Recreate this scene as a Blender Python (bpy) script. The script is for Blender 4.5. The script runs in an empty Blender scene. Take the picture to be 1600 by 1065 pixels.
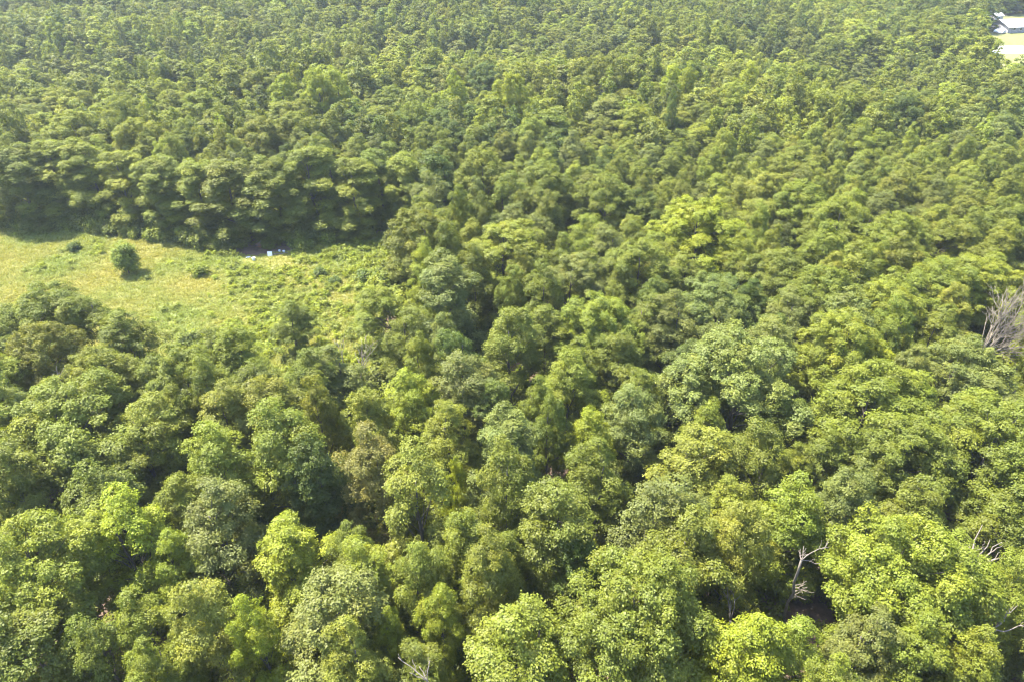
import bpy, math, random
import numpy as np
from mathutils import Vector, Matrix, noise

random.seed(7)
rng = np.random.default_rng(7)
scene = bpy.context.scene
C = scene.collection

# ------------------------------------------------------------------ camera, sky, sun, exposure
CAM_H, PITCH, FPX = 58.0, math.radians(33.5), 1067.0
cam_data = bpy.data.cameras.new('camera')
cam_data.sensor_width = 36.0
cam_data.lens = 36.0 * FPX / 1600.0
cam_data.clip_start, cam_data.clip_end = 0.5, 5000.0
cam = bpy.data.objects.new('camera', cam_data)
C.objects.link(cam)
cam.location = (0, 0, CAM_H)
cam.rotation_euler = (math.pi / 2 - PITCH, 0, 0)
scene.camera = cam

SUN_EL, SUN_AZ = math.radians(62), math.radians(-62)       # azimuth clockwise from +Y
world = bpy.data.worlds.new('World')
scene.world = world
world.use_nodes = True
wn = world.node_tree
bg = wn.nodes['Background']
sky = wn.nodes.new('ShaderNodeTexSky')
sky.sky_type = 'NISHITA'
sky.sun_disc = False
sky.sun_elevation = SUN_EL
sky.sun_rotation = SUN_AZ % (2 * math.pi)
sky.air_density = 1.0
sky.dust_density = 1.5
wn.links.new(sky.outputs[0], bg.inputs[0])
bg.inputs[1].default_value = 0.12

sun_data = bpy.data.lights.new('sun', 'SUN')
sun_data.energy = 4.0
sun_data.angle = math.radians(0.5)
sun_data.color = (1.0, 0.945, 0.82)
sun = bpy.data.objects.new('sun', sun_data)
C.objects.link(sun)
S = Vector((math.sin(SUN_AZ) * math.cos(SUN_EL), math.cos(SUN_AZ) * math.cos(SUN_EL), math.sin(SUN_EL)))
sun.rotation_euler = (-S).to_track_quat('-Z', 'Y').to_euler()
sun.location = (0, 0, 200)

scene.view_settings.view_transform = 'Standard'
scene.view_settings.look = 'None'
scene.view_settings.gamma = 1.0
scene.view_settings.use_curve_mapping = False
scene.view_settings.exposure = 2.95
scene.cycles.max_bounces = 6
scene.cycles.diffuse_bounces = 3
scene.cycles.transmission_bounces = 3
scene.cycles.volume_bounces = 0
scene.cycles.use_adaptive_sampling = False
scene.cycles.filter_width = 1.15

# ------------------------------------------------------------------ helpers
FWD = Vector((0, math.cos(PITCH), -math.sin(PITCH)))
UP = Vector((0, math.sin(PITCH), math.cos(PITCH)))

def sstep(a, b, x):
    t = min(1.0, max(0.0, (x - a) / (b - a)))
    return t * t * (3 - 2 * t)

def terrain(x, y):
    far = sstep(150, 230, y)
    h = 0.5 * noise.noise((x * 0.03, y * 0.03, 1.7)) * (1 - far * 0.5)
    wob = 14 * noise.noise((x * 0.008, 3.1, 0.2))
    h += -8.0 * math.exp(-((y - 244 + wob) / 19.0) ** 2)
    h += 7.0 * sstep(245, 400, y) + far * (5.0 * noise.noise((x * 0.012, y * 0.016, 5.0)) + 2.0 * noise.noise((x * 0.03, y * 0.04, 2.0)))
    h += -9.0 * math.exp(-((y - 432 - wob) / 16.0) ** 2) * sstep(-260, -60, x)
    m = sstep(115, 160, x) * sstep(185, 230, y) * (1 - sstep(380, 420, y))
    return h * (1 - m) + 3.5 * m

def at(px, py, z=0.0):
    """the point at height z seen at a place of the 1600 x 1065 photograph"""
    d = FWD + Vector(((px - 800) / FPX, 0, 0)) + UP * ((532.5 - py) / FPX)
    t = (z - CAM_H) / d.z
    return Vector((d.x * t, d.y * t, z))

def at_ground(px, py, up=0.0):
    """where the line of sight first comes within `up` metres of the ground"""
    d = FWD + Vector(((px - 800) / FPX, 0, 0)) + UP * ((532.5 - py) / FPX)
    t, o = 20.0, Vector((0, 0, CAM_H))
    while t < 1000:
        p = o + d * t
        if p.z <= terrain(p.x, p.y) + up:
            break
        t += 0.25
    return Vector((p.x, p.y, terrain(p.x, p.y) + up))

def proj(p):
    r = Vector(p) - Vector((0, 0, CAM_H))
    dep = max(0.1, r.dot(FWD))
    return 800 + FPX * r.x / dep, 532.5 - FPX * r.dot(UP) / dep, dep

def inside(poly, x, y):
    k, n = False, len(poly)
    for i in range(n):
        x1, y1 = poly[i]; x2, y2 = poly[(i + 1) % n]
        if (y1 > y) != (y2 > y) and x < (x2 - x1) * (y - y1) / (y2 - y1) + x1:
            k = not k
    return k

def edge_dist(poly, x, y):
    best = 1e9
    for i in range(len(poly)):
        x1, y1 = poly[i]; x2, y2 = poly[(i + 1) % len(poly)]
        dx, dy = x2 - x1, y2 - y1
        t = max(0, min(1, ((x - x1) * dx + (y - y1) * dy) / (dx * dx + dy * dy + 1e-9)))
        best = min(best, math.hypot(x - x1 - t * dx, y - y1 - t * dy))
    return best

def link(name, mesh, mat=None, parent=None, label=None, cat=None, group=None, kind=None):
    o = bpy.data.objects.new(name, mesh)
    C.objects.link(o)
    if mat is not None and mesh is not None and not mesh.materials:
        mesh.materials.append(mat)
    if parent is not None:
        o.parent = parent
    tag(o, label, cat, group, kind)
    return o

def tag(o, label=None, cat=None, group=None, kind=None):
    for k, v in (('label', label), ('category', cat), ('group', group), ('kind', kind)):
        if v:
            o[k] = v
    return o

def thing(name, loc, label, cat, group=None, rz=0.0):
    o = link(name, None, label=label, cat=cat, group=group)
    o.location = loc
    o.rotation_euler = (0, 0, rz)
    return o

def quad_mesh(name, v, attr=None):
    """v: (n,4,3) corners -> one mesh of n quads, with an optional per-quad colour attribute"""
    n = len(v)
    me = bpy.data.meshes.new(name)
    me.vertices.add(n * 4)
    me.vertices.foreach_set('co', np.ascontiguousarray(v, dtype=np.float32).ravel())
    me.loops.add(n * 4)
    me.loops.foreach_set('vertex_index', np.arange(n * 4, dtype=np.int32))
    me.polygons.add(n)
    me.polygons.foreach_set('loop_start', np.arange(0, n * 4, 4, dtype=np.int32))
    me.polygons.foreach_set('loop_total', np.full(n, 4, dtype=np.int32))
    if attr is not None:
        a = me.attributes.new('leaf', 'FLOAT_COLOR', 'POINT')
        c = np.ones((n, 4, 4), dtype=np.float32)
        c[:, :, :3] = attr[:, None, :]
        a.data.foreach_set('color', c.ravel())
    me.update(calc_edges=True)
    return me

class MB:
    """collects tubes and boxes and links them as one mesh"""
    def __init__(self):
        self.v, self.f = [], []
    def tube(self, pts, rad, seg=6, cap=True):
        b = len(self.v)
        pts = [Vector(p) for p in pts]
        for i, p in enumerate(pts):
            d = (pts[min(i + 1, len(pts) - 1)] - pts[max(i - 1, 0)]).normalized()
            a = d.cross(Vector((0.31, 0.87, 0.12)))
            if a.length < 0.05:
                a = d.cross(Vector((1, 0, 0)))
            a.normalize(); c = d.cross(a)
            for k in range(seg):
                t = 2 * math.pi * k / seg
                self.v.append(p + (a * math.cos(t) + c * math.sin(t)) * rad[i])
        for i in range(len(pts) - 1):
            for k in range(seg):
                k2 = (k + 1) % seg
                self.f.append((b + i * seg + k, b + i * seg + k2, b + (i + 1) * seg + k2, b + (i + 1) * seg + k))
        if cap:
            self.f.append(tuple(b + k for k in reversed(range(seg))))
            self.f.append(tuple(b + (len(pts) - 1) * seg + k for k in range(seg)))
    def poly(self, vs, fs):
        b = len(self.v)
        self.v += [Vector(p) for p in vs]
        self.f += [tuple(b + i for i in f) for f in fs]
    def box(self, x0, x1, y0, y1, z0, z1):
        self.poly([(x0, y0, z0), (x1, y0, z0), (x1, y1, z0), (x0, y1, z0), (x0, y0, z1), (x1, y0, z1), (x1, y1, z1), (x0, y1, z1)],
                  [(3, 2, 1, 0), (4, 5, 6, 7), (0, 1, 5, 4), (1, 2, 6, 5), (2, 3, 7, 6), (3, 0, 4, 7)])
    def mesh(self, name, smooth=False):
        me = bpy.data.meshes.new(name)
        me.from_pydata([tuple(p) for p in self.v], [], self.f)
        if smooth:
            me.polygons.foreach_set('use_smooth', [True] * len(me.polygons))
        me.update()
        return me

# ------------------------------------------------------------------ materials
def new_mat(name):
    m = bpy.data.materials.new(name)
    m.use_nodes = True
    nt = m.node_tree
    nt.nodes.clear()
    out = nt.nodes.new('ShaderNodeOutputMaterial')
    return m, nt, out

def leaf_material(name, attr_type='INSTANCER', transl=0.36, gloss=0.012):
    """leaf colour = the plant's own tint, with each leaf a little lighter, darker or yellower"""
    m, nt, out = new_mat(name)
    N, L = nt.nodes.new, nt.links.new
    tint = N('ShaderNodeAttribute'); tint.attribute_type = attr_type; tint.attribute_name = 'tint'
    lf = N('ShaderNodeAttribute'); lf.attribute_type = 'GEOMETRY'; lf.attribute_name = 'leaf'
    sep = N('ShaderNodeSeparateColor'); L(lf.outputs['Color'], sep.inputs[0])
    br = N('ShaderNodeMapRange'); br.inputs[3].default_value = 0.68; br.inputs[4].default_value = 1.34
    L(sep.outputs[0], br.inputs[0])
    mul = N('ShaderNodeVectorMath'); mul.operation = 'SCALE'
    L(tint.outputs['Color'], mul.inputs[0]); L(br.outputs[0], mul.inputs['Scale'])
    warm = N('ShaderNodeVectorMath'); warm.operation = 'MULTIPLY'
    warm.inputs[1].default_value = (1.26, 1.12, 0.80)
    L(mul.outputs[0], warm.inputs[0])
    mx = N('ShaderNodeMix'); mx.data_type = 'RGBA'
    L(sep.outputs[1], mx.inputs['Factor']); L(mul.outputs[0], mx.inputs[6]); L(warm.outputs[0], mx.inputs[7])
    dif = N('ShaderNodeBsdfDiffuse'); L(mx.outputs[2], dif.inputs[0])
    trc = N('ShaderNodeVectorMath'); trc.operation = 'MULTIPLY'; trc.inputs[1].default_value = (1.5, 1.45, 0.55)
    L(mx.outputs[2], trc.inputs[0])
    tr = N('ShaderNodeBsdfTranslucent'); L(trc.outputs[0], tr.inputs[0])
    m1 = N('ShaderNodeMixShader'); m1.inputs[0].default_value = transl
    L(dif.outputs[0], m1.inputs[1]); L(tr.outputs[0], m1.inputs[2])
    gl = N('ShaderNodeBsdfGlossy'); gl.inputs['Roughness'].default_value = 0.55
    gl.inputs[0].default_value = (1, 1, 1, 1)
    m2 = N('ShaderNodeMixShader'); m2.inputs[0].default_value = gloss
    L(m1.outputs[0], m2.inputs[1]); L(gl.outputs[0], m2.inputs[2])
    L(m2.outputs[0], out.inputs[0])
    return m

def noise_mat(name, cols, scale, rough=0.9, detail=6, bump=0.0, stretch=(1, 1, 1), coord='Object', spec=0.2):
    m, nt, out = new_mat(name)
    N, L = nt.nodes.new, nt.links.new
    tc = N('ShaderNodeTexCoord'); mp = N('ShaderNodeMapping'); mp.inputs['Scale'].default_value = stretch
    L(tc.outputs[coord], mp.inputs[0])
    nz = N('ShaderNodeTexNoise'); nz.inputs['Scale'].default_value = scale; nz.inputs['Detail'].default_value = detail
    nz.inputs['Roughness'].default_value = 0.65
    L(mp.outputs[0], nz.inputs[0])
    cr = N('ShaderNodeValToRGB')
    el = cr.color_ramp.elements
    while len(el) < len(cols):
        el.new(0.5)
    for i, c in enumerate(cols):
        el[i].position = 0.3 + 0.4 * i / (len(cols) - 1)
        el[i].color = (*c, 1)
    L(nz.outputs[0], cr.inputs[0])
    b = N('ShaderNodeBsdfPrincipled'); b.inputs['Roughness'].default_value = rough
    b.inputs['Specular IOR Level'].default_value = spec
    L(cr.outputs[0], b.inputs['Base Color'])
    if bump:
        bp = N('ShaderNodeBump'); bp.inputs['Strength'].default_value = bump
        L(nz.outputs[0], bp.inputs['Height']); L(bp.outputs[0], b.inputs['Normal'])
    L(b.outputs[0], out.inputs[0])
    return m

M_LEAF = leaf_material('leaf')
M_GRASS = leaf_material('grass_blade', transl=0.35, gloss=0.03)
M_BARK = noise_mat('bark', [(0.030, 0.026, 0.020), (0.060, 0.052, 0.042), (0.10, 0.088, 0.072)], 3.0, bump=0.5, stretch=(3, 3, 0.5))
M_DEAD = noise_mat('dead_wood', [(0.085, 0.068, 0.052), (0.13, 0.11, 0.088), (0.18, 0.158, 0.13)], 2.0, bump=0.4, stretch=(3, 3, 0.6))
M_DEADBRUSH = noise_mat('dead_brush_wood', [(0.065, 0.054, 0.038), (0.11, 0.093, 0.068), (0.16, 0.138, 0.105)], 1.5, bump=0.3)
M_FLOOR = noise_mat('forest_floor', [(0.035, 0.030, 0.020), (0.075, 0.052, 0.036), (0.105, 0.070, 0.052), (0.04, 0.05, 0.02)], 0.9, bump=0.6, detail=10)
M_MEADOW = noise_mat('meadow_soil', [(0.095, 0.125, 0.016), (0.16, 0.155, 0.024), (0.20, 0.168, 0.05), (0.105, 0.135, 0.016)], 0.22, bump=0.5, detail=12)
M_LAWN = noise_mat('mown_lawn', [(0.070, 0.078, 0.022), (0.092, 0.095, 0.030), (0.115, 0.110, 0.042)], 0.08, detail=10)
M_GRAVEL = noise_mat('white_gravel', [(0.30, 0.29, 0.27), (0.40, 0.39, 0.36), (0.48, 0.46, 0.43)], 0.6, detail=10)
M_ROOF = noise_mat('white_roof_metal', [(0.36, 0.36, 0.37), (0.43, 0.43, 0.44), (0.48, 0.48, 0.49)], 0.3, rough=0.45, detail=4)
M_WALL = noise_mat('grey_siding', [(0.20, 0.19, 0.20), (0.24, 0.23, 0.24), (0.28, 0.27, 0.28)], 0.8)
M_WHITE = noise_mat('white_plastic', [(0.50, 0.54, 0.58), (0.60, 0.63, 0.66), (0.68, 0.70, 0.72)], 4.0, rough=0.5)
M_DARK = noise_mat('dark_glass', [(0.02, 0.022, 0.026), (0.03, 0.033, 0.04), (0.05, 0.05, 0.06)], 1.0, rough=0.15, spec=0.5)
M_RUBBER = noise_mat('rubber', [(0.02, 0.02, 0.02), (0.03, 0.03, 0.03), (0.04, 0.04, 0.04)], 4.0)

# ------------------------------------------------------------------ ground, meadow and clearing
FIELD_PX = [(-260, 350), (0, 359), (100, 361), (170, 372), (290, 381), (330, 393), (400, 400), (480, 389), (560, 375),
            (622, 359), (645, 362), (603, 410), (588, 450), (598, 500), (600, 560), (590, 660), (430, 690), (300, 680), (215, 570), (-260, 570)]
FIELD = [(p.x, p.y) for p in (at(x, y) for x, y in FIELD_PX)]
CLEAR_PX = [(1549, 25), (1600, 24), (1760, 24), (1800, 166), (1660, 164), (1535, 156), (1514, 112), (1521, 80), (1535, 50)]
CLEAR = [(p.x, p.y) for p in (at_ground(x, y) for x, y in CLEAR_PX)]

def sheet(name, xs, ys, dz, keep, mat, jitter=None):
    idx, v, f = {}, [], []
    def vid(i, j):
        if (i, j) not in idx:
            idx[i, j] = len(v)
            v.append((xs[i], ys[j], terrain(xs[i], ys[j]) + dz))
        return idx[i, j]
    for i in range(len(xs) - 1):
        for j in range(len(ys) - 1):
            if keep is None or keep((xs[i] + xs[i + 1]) / 2, (ys[j] + ys[j + 1]) / 2):
                f.append((vid(i, j), vid(i + 1, j), vid(i + 1, j + 1), vid(i, j + 1)))
    me = bpy.data.meshes.new(name)
    me.from_pydata(v, [], f)
    me.polygons.foreach_set('use_smooth', [True] * len(f))
    me.update()
    return link(name, me, mat, kind='structure')

sheet('ground', np.linspace(-900, 900, 201), np.linspace(-60, 1000, 161), -0.15, None, M_FLOOR)
fx = [p[0] for p in FIELD]; fy = [p[1] for p in FIELD]
sheet('meadow', np.arange(min(fx), max(fx) + 1, 1.0), np.arange(min(fy), max(fy) + 1, 1.0), 0.12,
      lambda x, y: inside(FIELD, x + 0.8 * noise.noise((x * .4, y * .4, 0)), y + 0.8 * noise.noise((x * .4, y * .4, 9))), M_MEADOW)
cx_ = [p[0] for p in CLEAR]; cy_ = [p[1] for p in CLEAR]
sheet('lawn', np.arange(min(cx_), max(cx_) + 3, 3.0), np.arange(min(cy_), max(cy_) + 3, 3.0), 0.30,
      lambda x, y: inside(CLEAR, x, y), M_LAWN)
GRAV = [(p.x, p.y) for p in (at_ground(x, y) for x, y in [(1530, 74.5), (1580, 73), (1600, 74), (1760, 77), (1780, 90), (1600, 86), (1535, 85)])]
gx = [p[0] for p in GRAV]; gy = [p[1] for p in GRAV]
sheet('gravel_drive', np.arange(min(gx), max(gx) + 1, 1.0), np.arange(min(gy), max(gy) + 1, 1.0), 0.36,
      lambda x, y: inside(GRAV, x, y), M_GRAVEL)

# haze: one closed box of even air round camera and scene
hb = MB(); hb.box(-905, 905, -65, 1005, -20.0, 61.0)
m, nt, out = new_mat('haze')
pv = nt.nodes.new('ShaderNodeVolumePrincipled')
pv.inputs['Color'].default_value = (0.80, 0.91, 1.0, 1)
pv.inputs['Density'].default_value = 0.00011
pv.inputs['Anisotropy'].default_value = 0.2
nt.links.new(pv.outputs[0], out.inputs['Volume'])
link('haze', hb.mesh('haze'), m, kind='stuff')

# ------------------------------------------------------------------ plants
def unit(a):
    return a / np.maximum(1e-6, np.linalg.norm(a, axis=-1, keepdims=True))

def leaf_quads(pos, nrm, size, aspect=0.62, droop=0.35, out_dir=None, g=rng):
    """diamond leaves, folded a little along the midrib"""
    n = len(pos)
    rnd = unit(g.normal(size=(n, 3)))
    base = rnd if out_dir is None else unit(out_dir + 0.8 * rnd)
    ax = unit(base - nrm * np.sum(base * nrm, axis=1, keepdims=True))
    ax = unit(ax - np.array([0, 0, 1.0]) * droop)
    sd = unit(np.cross(nrm, ax))
    up = np.cross(ax, sd)
    s = size[:, None]
    b = pos - ax * s * 0.5
    t = pos + ax * s * 0.5
    l = pos + sd * s * aspect * 0.5 + up * s * 0.10 - ax * s * 0.06
    r = pos - sd * s * aspect * 0.5 + up * s * 0.10 - ax * s * 0.06
    return np.stack([b, r, t, l], axis=1)

def crown_arrays(shape, seed, n_leaves, leaf, R=3.5, H=16.0):
    g = np.random.default_rng(seed)
    if shape == 'dome':   z0, z1, p, n_lobe, lr = 4.2, H, 0.80, 78, (0.55, 1.15)
    elif shape == 'egg':  z0, z1, p, n_lobe, lr = 3.2, H + 1.0, 0.66, 84, (0.50, 1.00)
    elif shape == 'column': z0, z1, p, n_lobe, lr = 2.2, H, 0.62, 78, (0.50, 0.85)
    elif shape == 'spread': z0, z1, p, n_lobe, lr = 5.4, H - 0.4, 0.95, 76, (0.60, 1.20)
    elif shape == 'edge': z0, z1, p, n_lobe, lr = 0.4, H + 0.4, 0.74, 140, (0.55, 1.10)
    if R > 4:
        n_lobe = int(n_lobe * 1.75)
    else:                 z0, z1, p, n_lobe, lr = 0.1, H, 0.62, 60, (0.85, 1.25)
    # the outline leans and swells differently in each direction
    k = [(g.uniform(0.08, 0.20), g.integers(2, 6), g.uniform(0, 6.28)) for _ in range(3)]
    lean = g.normal(size=2) * 0.75
    bites = [(g.uniform(0, 6.283), g.uniform(0.25, 0.8), g.uniform(0.25, 0.5)) for _ in range(4)]
    cs, rs, od, warm, lbr = [], [], [], [], []
    i = 0
    while len(cs) < n_lobe:
        i += 1
        t = g.uniform(0.02, 0.97) ** 0.85
        a = g.uniform(0, 2 * math.pi)
        if i < 4000 and any(abs((a - b_ + math.pi) % (2 * math.pi) - math.pi) < w_ and abs(t - tb) < 0.17 for b_, tb, w_ in bites) and g.random() < 0.8:
            continue
        prof = max(0.0, math.sin(math.pi * min(1, t ** p))) ** 0.62
        if shape == 'edge' and t < 0.6:
            prof = max(prof, 0.78)
        if shape == 'column': prof *= 0.72
        swell = 1 + sum(A * math.sin(m_ * a + ph + 2.2 * t * m_) for A, m_, ph in k)
        inner = g.random() < 0.16
        rad = R * prof * swell * (g.uniform(0.25, 0.6) if inner else g.uniform(0.66, 1.06))
        r = g.uniform(*lr) * (0.85 if t > 0.85 else 1.0)
        c = np.array([math.cos(a) * rad + lean[0] * t, math.sin(a) * rad + lean[1] * t, z0 + (z1 - z0 - r * 0.6) * t + g.normal(0, 0.5)])
        if cs and i < 4000:
            dd = np.linalg.norm(np.array(cs) - c, axis=1)
            if dd.min() < 0.80 * r + 0.30:
                continue
        cs.append(c); rs.append(r)
        o = np.array([math.cos(a) * (1 - 0.6 * t), math.sin(a) * (1 - 0.6 * t), 0.35 + 0.9 * t])
        od.append(o / np.linalg.norm(o))
        warm.append(g.beta(0.9, 2.2)); lbr.append(g.normal(0, 0.10))
    cs, rs, od = np.array(cs), np.array(rs), np.array(od)
    warm, lbr = np.array(warm), np.array(lbr)
    per = 15
    w = rs ** 2
    n_sp = n_leaves // per
    li = g.choice(len(cs), n_sp, p=w / w.sum())
    d = unit(g.normal(size=(n_sp, 3)) + od[li] * 0.75)
    sp = cs[li] + d * rs[li][:, None] * np.array([1, 1, 0.78]) * g.uniform(0.72, 1.12, size=(n_sp, 1))
    sp_br = g.normal(0, 0.12, n_sp)
    si = np.repeat(np.arange(n_sp), per)
    n = len(si)
    pos = sp[si] + g.normal(size=(n, 3)) * np.array([0.19, 0.19, 0.12]) * max(0.8, leaf / 0.34)
    nrm = unit(0.45 * d[si] + np.array([0, 0, 0.55]) + 0.55 * unit(g.normal(size=(n, 3))))
    size = leaf * g.uniform(0.7, 1.25, n)
    q = leaf_quads(pos, nrm, size, out_dir=d[si], g=g)
    attr = np.zeros((n, 3))
    attr[:, 0] = np.clip(0.5 + lbr[li][si] + sp_br[si] + g.normal(0, 0.14, n), 0, 1)
    attr[:, 1] = np.clip(warm[li][si] + g.normal(0, 0.10, n), 0, 1)
    return q, attr, cs, rs

def trunk_mesh(name, cs, seed, H=16.0, r0=0.22):
    g = random.Random(seed)
    mb = MB()
    pts, rad = [], []
    ox = oy = 0.0
    top = H * 0.82
    for i in range(9):
        t = i / 8
        pts.append((ox, oy, -0.4 + (top + 0.4) * t)); rad.append(r0 * (1.35 if i == 0 else 1.0) * (1 - 0.82 * t) + 0.015)
        ox += g.uniform(-0.16, 0.16); oy += g.uniform(-0.16, 0.16)
    mb.tube(pts, rad, 7)
    order = sorted(range(len(cs)), key=lambda i: g.random())[:22]
    for i in order:
        c = Vector(cs[i])
        zb = max(2.5, min(top - 0.5, c.z - 1.0 - 0.45 * math.hypot(c.x, c.y)))
        j = min(7, max(0, int((zb + 0.4) / (top + 0.4) * 8)))
        b = Vector(pts[j])
        mid = b.lerp(c, 0.5) + Vector((g.uniform(-.3, .3), g.uniform(-.3, .3), g.uniform(0.0, 0.5)))
        r = rad[j] * 0.45
        mb.tube([b, mid, c], [r, r * 0.6, 0.02], 5, cap=False)
    return mb.mesh(name, smooth=True)

SHAPES = {'D': ('dome', 5), 'O': ('egg', 4), 'C': ('column', 2), 'S': ('spread', 3), 'E': ('edge', 3), 'BD': ('dome', 2), 'BS': ('spread', 2)}
BIG_R = 5.0
CROWN, TRUNK, FARCROWN = {}, {}, []
seed = 100
for key, (shape, n) in SHAPES.items():
    CROWN[key], TRUNK[key] = [], []
    for i in range(n):
        seed += 1
        big = len(key) == 2
        q, a, cs, rs = crown_arrays(shape, seed, 84000 if big else 72000 if key == 'E' else 46000, 0.19, BIG_R if big else 3.5)
        me = quad_mesh('crown_leaves', q, a); me.materials.append(M_LEAF)
        CROWN[key].append(me)
        tm = trunk_mesh('trunk_wood', cs, seed); tm.materials.append(M_BARK)
        TRUNK[key].append(tm)
for shape, n in (('dome', 5), ('spread', 5)):
    for i in range(n):
        seed += 1
        q, a, cs, rs = crown_arrays(shape, seed, 11000, 0.38)
        me = quad_mesh('distant_crown_leaves', q, a); me.materials.append(M_LEAF)
        FARCROWN.append(me)

def shrub_mesh(name, seed, n, leaf, R=1.4, H=1.9, lobes=11):
    g = np.random.default_rng(seed)
    a = g.uniform(0, 6.283, lobes); r = R * np.sqrt(g.uniform(0, 1, lobes)) * 0.75
    c = np.stack([np.cos(a) * r, np.sin(a) * r, H * g.uniform(0.25, 0.85, lobes) * (1 - 0.35 * r / R)], axis=1)
    lr = g.uniform(0.35, 0.6, lobes) * R * 0.85
    li = g.integers(0, lobes, n // 7)
    d = unit(g.normal(size=(len(li), 3)) + np.array([0, 0, 0.5]))
    sp = c[li] + d * lr[li][:, None] * g.uniform(0.7, 1.1, size=(len(li), 1))
    sp[:, 2] = np.maximum(sp[:, 2], 0.05)
    si = np.repeat(np.arange(len(li)), 7)
    pos = sp[si] + g.normal(size=(len(si), 3)) * 0.14
    nrm = unit(0.4 * d[si] + np.array([0, 0, 0.6]) + 0.5 * unit(g.normal(size=(len(si), 3))))
    q = leaf_quads(pos, nrm, leaf * g.uniform(0.7, 1.3, len(si)), out_dir=d[si], g=g)
    at_ = np.zeros((len(si), 3))
    at_[:, 0] = np.clip(0.5 + g.normal(0, 0.18, len(si)), 0, 1)
    at_[:, 1] = np.clip(g.beta(1.2, 4, lobes)[li][si], 0, 1)
    me = quad_mesh(name, q, at_); me.materials.append(M_LEAF)
    return me

SHRUB = [shrub_mesh('shrub_leaves', 300 + i, 1500, 0.26) for i in range(5)]
YOUNG = shrub_mesh('young_tree_leaves', 777, 14000, 0.26, 2.25, 6.6, 55)
YOUNG_TRUNK = trunk_mesh('young_trunk', [(0.8, 0.3, 4.0), (-0.7, 0.6, 3.6), (0.1, -0.8, 4.6)], 777, 5.5, 0.10); YOUNG_TRUNK.materials.append(M_BARK)
WEED = [shrub_mesh('weed_leaves', 320 + i, 170, 0.20, 0.42, 0.75, 6) for i in range(4)]

def tuft_mesh(name, seed, n=26, h=0.42, spread=0.35):
    g = np.random.default_rng(seed)
    a = g.uniform(0, 6.283, n); r = spread * np.sqrt(g.uniform(0, 1, n))
    b = np.stack([np.cos(a) * r, np.sin(a) * r, np.zeros(n)], axis=1)
    a2 = g.uniform(0, 6.283, n); tilt = g.uniform(0.15, 0.9, n)
    ln = h * g.uniform(0.6, 1.2, n)
    d = np.stack([np.cos(a2) * np.sin(tilt), np.sin(a2) * np.sin(tilt), np.cos(tilt)], axis=1)
    sd = np.stack([-np.sin(a2), np.cos(a2), np.zeros(n)], axis=1) * 0.035
    m_ = b + d * (ln * 0.55)[:, None]
    t = b + d * ln[:, None] + np.stack([np.cos(a2), np.sin(a2), -0.7 * np.ones(n)], axis=1) * (ln * 0.22)[:, None]
    q = np.stack([b, m_ + sd, t, m_ - sd], axis=1)
    at_ = np.zeros((n, 3)); at_[:, 0] = np.clip(g.normal(0.5, 0.2, n), 0, 1); at_[:, 1] = g.beta(1, 3, n)
    me = quad_mesh(name, q, at_); me.materials.append(M_GRASS)
    return me

TUFT = [tuft_mesh('grass_tuft', 400 + i) for i in range(4)]

def scatter(name, pts, meshes, kind='stuff'):
    """one object: meshes strewn over pts = [(x, y, z, rotation, scale_xy, scale_z, tint), ...] as geometry-nodes instances"""
    n = len(pts)
    me = bpy.data.meshes.new(name)
    me.vertices.add(n)
    me.vertices.foreach_set('co', np.array([p[:3] for p in pts], dtype=np.float32).ravel())
    for an, at_, dt, key in (('rot', 'FLOAT_VECTOR', [(0, 0, p[3]) for p in pts], 'vector'),
                             ('size', 'FLOAT_VECTOR', [(p[4], p[4], p[5]) for p in pts], 'vector'),
                             ('tint', 'FLOAT_COLOR', [(*p[6], 1) for p in pts], 'color')):
        me.attributes.new(an, at_, 'POINT').data.foreach_set(key, np.array(dt, dtype=np.float32).ravel())
    me.attributes.new('pick', 'INT', 'POINT').data.foreach_set('value', rng.integers(0, len(meshes), n).astype(np.int32))
    o = link(name, me, kind=kind)
    ng = bpy.data.node_groups.new(name, 'GeometryNodeTree')
    ng.interface.new_socket('Geometry', in_out='INPUT', socket_type='NodeSocketGeometry')
    ng.interface.new_socket('Geometry', in_out='OUTPUT', socket_type='NodeSocketGeometry')
    N, L = ng.nodes.new, ng.links.new
    gi, go = N('NodeGroupInput'), N('NodeGroupOutput')
    jn = N('GeometryNodeJoinGeometry')
    for i, m_ in enumerate(meshes):
        src = bpy.data.objects.new(m_.name + '_source', m_)
        oi = N('GeometryNodeObjectInfo'); oi.inputs['Object'].default_value = src
        oi.inputs['As Instance'].default_value = True
        L(oi.outputs['Geometry'], jn.inputs[0])
    def named(nm, tp):
        a = N('GeometryNodeInputNamedAttribute'); a.data_type = tp; a.inputs[0].default_value = nm
        return a.outputs[0]
    ip = N('GeometryNodeInstanceOnPoints')
    ip.inputs['Pick Instance'].default_value = True
    L(gi.outputs[0], ip.inputs['Points']); L(jn.outputs[0], ip.inputs['Instance'])
    L(named('pick', 'INT'), ip.inputs['Instance Index'])
    e2r = N('FunctionNodeEulerToRotation'); L(named('rot', 'FLOAT_VECTOR'), e2r.inputs[0])
    L(e2r.outputs[0], ip.inputs['Rotation'])
    L(named('size', 'FLOAT_VECTOR'), ip.inputs['Scale'])
    L(ip.outputs[0], go.inputs[0])
    md = o.modifiers.new('scatter', 'NODES'); md.node_group = ng
    return o

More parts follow.
